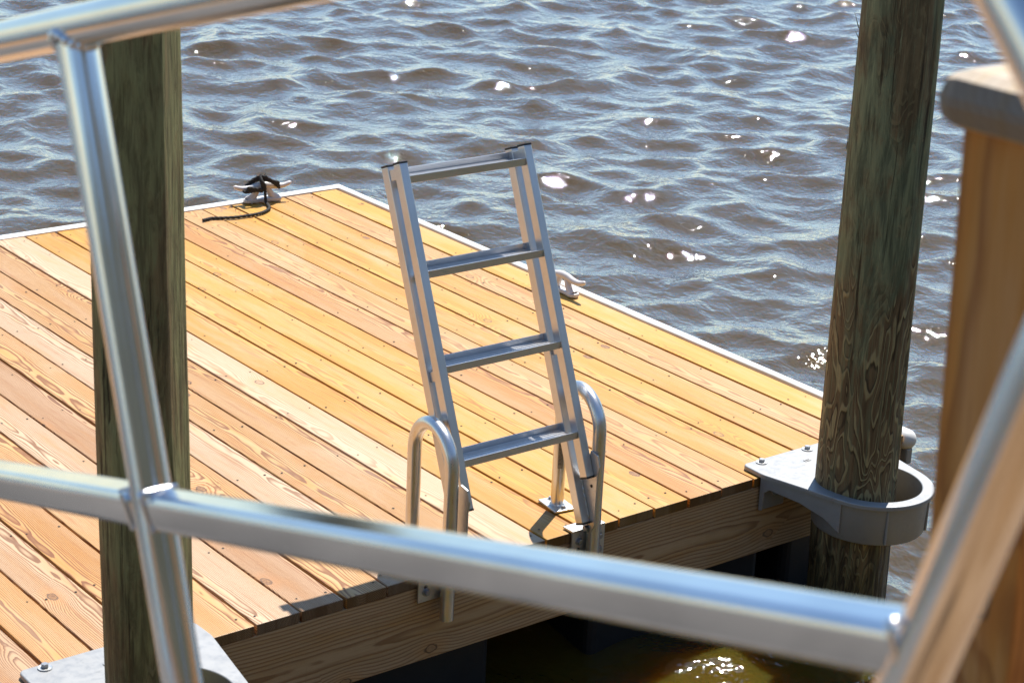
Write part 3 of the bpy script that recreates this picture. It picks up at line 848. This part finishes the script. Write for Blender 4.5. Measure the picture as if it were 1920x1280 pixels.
for k in range(3):
    b = pt - top_dir * (1.25 * k)
    m = MB(); m.tube([b + PD * (TR * .7), b + PD * 1.0], TR * .97, 40); po = m.build('rail_post', M['rail_alu'], gw)
    m = MB(); ring = []
    for i in range(28):
        a = 2 * math.pi * i / 28; e1 = top_dir; e2 = Vector((0, 1, 0)); rr = TR * 1.05
        dz = math.sqrt(max(0, (TR * 1.02) ** 2 - (rr * math.sin(a)) ** 2 * .9))
        ring.append(b + e1 * rr * math.cos(a) + e2 * rr * math.sin(a) + PD * dz)
    ring = [ring[i // 4].lerp(ring[(i // 4 + 1) % 28], (i % 4) / 4) for i in range(112)]
    m.tube(ring, .004, 8, closed=True, rs=[.0048 + .0011 * math.sin(i * 1.25) for i in range(112)]); m.build('weld_bead', M['rail_alu'], po)
    # square mid rail between this post and the next one up
    q0 = post_mid - SL * (1.25 * k)
    q1 = (end_pt + PD * .02) if k == 0 else post_mid - SL * (1.25 * (k - 1))
    dr = (q1 - q0).normalized(); nn = Vector((0, 1, 0)).cross(dr); nn = nn if nn.z > 0 else -nn
    yy_ = (Vector((0, 1, 0)) * math.cos(R(10)) - nn * math.sin(R(10))); nn = (nn * math.cos(R(10)) + Vector((0, 1, 0)) * math.sin(R(10)))
    A0 = q0 + dr * (TR * .8); A1 = q1 - dr * (TR * .8)
    m = MB(); m.obox((A0 + A1) / 2, dr, yy_, nn, ((A1 - A0).length, .042, .042), .011, 5)
    mr = m.build('mid_rail', M['rail_alu'], gw)
    for (c_, sg) in ((A0 + dr * .004, 1), (A1 - dr * .004, -1)):
        m = MB(); sq = [(-.0225, -.0225), (.0225, -.0225), (.0225, .0225), (-.0225, .0225)]; ring = []
        for i in range(4):
            for j in range(6):
                u = j / 6; a = sq[i]; bq = sq[(i + 1) % 4]; ring.append(c_ + Vector((0, 1, 0)) * (a[0] + (bq[0] - a[0]) * u) + nn * (a[1] + (bq[1] - a[1]) * u))
        m.tube(ring, .0026, 8, closed=True); m.build('weld_bead', M['rail_alu'], mr)
# walkway between the rails (below the frame)
fl0 = end_pt + PD * .55; fl1 = fl0 - SL * 5.6
m = MB(); mid = (fl0 + fl1) / 2; nn = Vector((0, 1, 0)).cross(SL)
m.obox((mid.x, YR + .02, mid.z), SL, Vector((0, 1, 0)), nn, ((fl1 - fl0).length, .05, .14), .004); m.build('side_channel', M['rail_alu'], gw)
m = MB(); m.obox((mid.x, YR + 1.3, mid.z), SL, Vector((0, 1, 0)), nn, ((fl1 - fl0).length, .05, .14), .004); m.build('side_channel', M['rail_alu'], gw)
wk = MB(); npl = 74
for i in range(npl):
    c_ = fl0 + (fl1 - fl0) * ((i + .5) / npl)
    wk.obox((c_.x, YR + .66, c_.z + .03), SL, Vector((0, 1, 0)), nn, (.068, 1.22, .03), .004)
wk.build('walkway_deck', M['grey_wood'], gw)

# ------------------------------------------------------------------ unseen wooded bank, added for dark reflections and less sky fill
def unseen_shore():
    me = bpy.data.meshes.new('unseen_shore'); vs = []; fs = []
    xs = [-7.5, -8.5, -9.5, -10.5, -11.5, -12.5, -13.5, -14.5, -16, -18, -21, -25, -40, -120]; hs = [-.9, -.4, .3, .7, .9, 1., 2.4, 4.4, 6.3, 7.6, 8.6, 9., 9.5, 10]
    ys = [-160 + 2.5 * i for i in range(129)]
    for x, h in zip(xs, hs):
        for y in ys:
            q = mnoise.noise(Vector((x * .25, y * .22, 0))); q2 = mnoise.noise(Vector((x * .7, y * .6, 4)))
            hh = h + (q * 2.2 + q2 * 1.1) * max(0, min(1, (h - 1.) / 3))
            vs.append((x + .8 * q2, y, hh))
    n = len(ys)
    for i in range(len(xs) - 1):
        for j in range(n - 1): fs.append((i * n + j, i * n + j + 1, (i + 1) * n + j + 1, (i + 1) * n + j))
    me.from_pydata(vs, [], fs); me.polygons.foreach_set('use_smooth', [True] * len(fs)); me.materials.append(M['unseen_shore']); me.update()
    o = bpy.data.objects.new('unseen_shore', me); COL.objects.link(o); tag(o, kind='structure')
unseen_shore()

# ------------------------------------------------------------------ fixed pier and its capped post
pr = thing('fixed_pier', 'wooden fixed pier where the gangway begins', 'pier', (-5., 5., 1.35))
pz = fl0.z + .04
pb = MB()
for i in range(24):
    pb.board((-3.55 - i * .147, 2.2, pz), (0, 1, 0), (1, 0, 0), (0, 0, -1), 6., .14, .035, (i * .618 + .3) % 1, (*random.choice([(.26, .15, .06), (.22, .13, .06), (.30, .17, .06)]), .8))
pb.build('pier_boards', M['deck'], pr)
pb = MB()
pb.board((-3.47, 8.2, pz - .16), (0, -1, 0), (0, 0, 1), (-1, 0, 0), 6., .24, .04, .27, (*BRN, .8)); pb.build('pier_beam', M['fascia'], pr); pb = MB(); pb.board((-6.9, 8.2, pz - .16), (0, -1, 0), (0, 0, 1), (-1, 0, 0), 6., .24, .04, .57, (*BRN, .8))
pb.build('pier_beam', M['fascia'], pr)
for x, y in ((-3.6, 2.6), (-3.6, 7.6), (-6.7, 2.6), (-6.7, 7.6)):
    pb = MB(); pb.cyl((x, y, pz - 2.2), (0, 0, 1), .12, 4.2, 24); pb.build('pier_leg', M['pile_l'], pr)
ps = thing('timber_post', 'blurred brown square timber post with a pale wooden cap behind the rail', 'post', (-3.215, 3.70, 1.))
m = MB()
m.board((-3.280, 3.599, -1.4), Vector((.0223, .0288, 1.)).normalized(), (1, 0, -.0223), (0, 1, 0), 3.625, .113, .113, .43, (.56, .26, .06, .8), .004)
m.build('post_shaft', M['post'], ps)
m = MB(); m.board((-3.198, 3.703 - .08, 2.242), (0, 1, 0), (1, 0, 0), (0, 0, -1), .16, .16, .056, .77, (.54, .47, .39, .4), .024, .5)
m.build('cap', M['capwood'], ps)

SC.cycles.use_denoising = True
SC.cycles.use_adaptive_sampling = False
SC.cycles.denoising_prefilter = 'ACCURATE'
SC.cycles.max_bounces = 8
SC.cycles.sample_clamp_indirect = 3.
SC.cycles.caustics_reflective = False; SC.cycles.caustics_refractive = False
SC.cycles.blur_glossy = 1.
SC.render.film_transparent = False
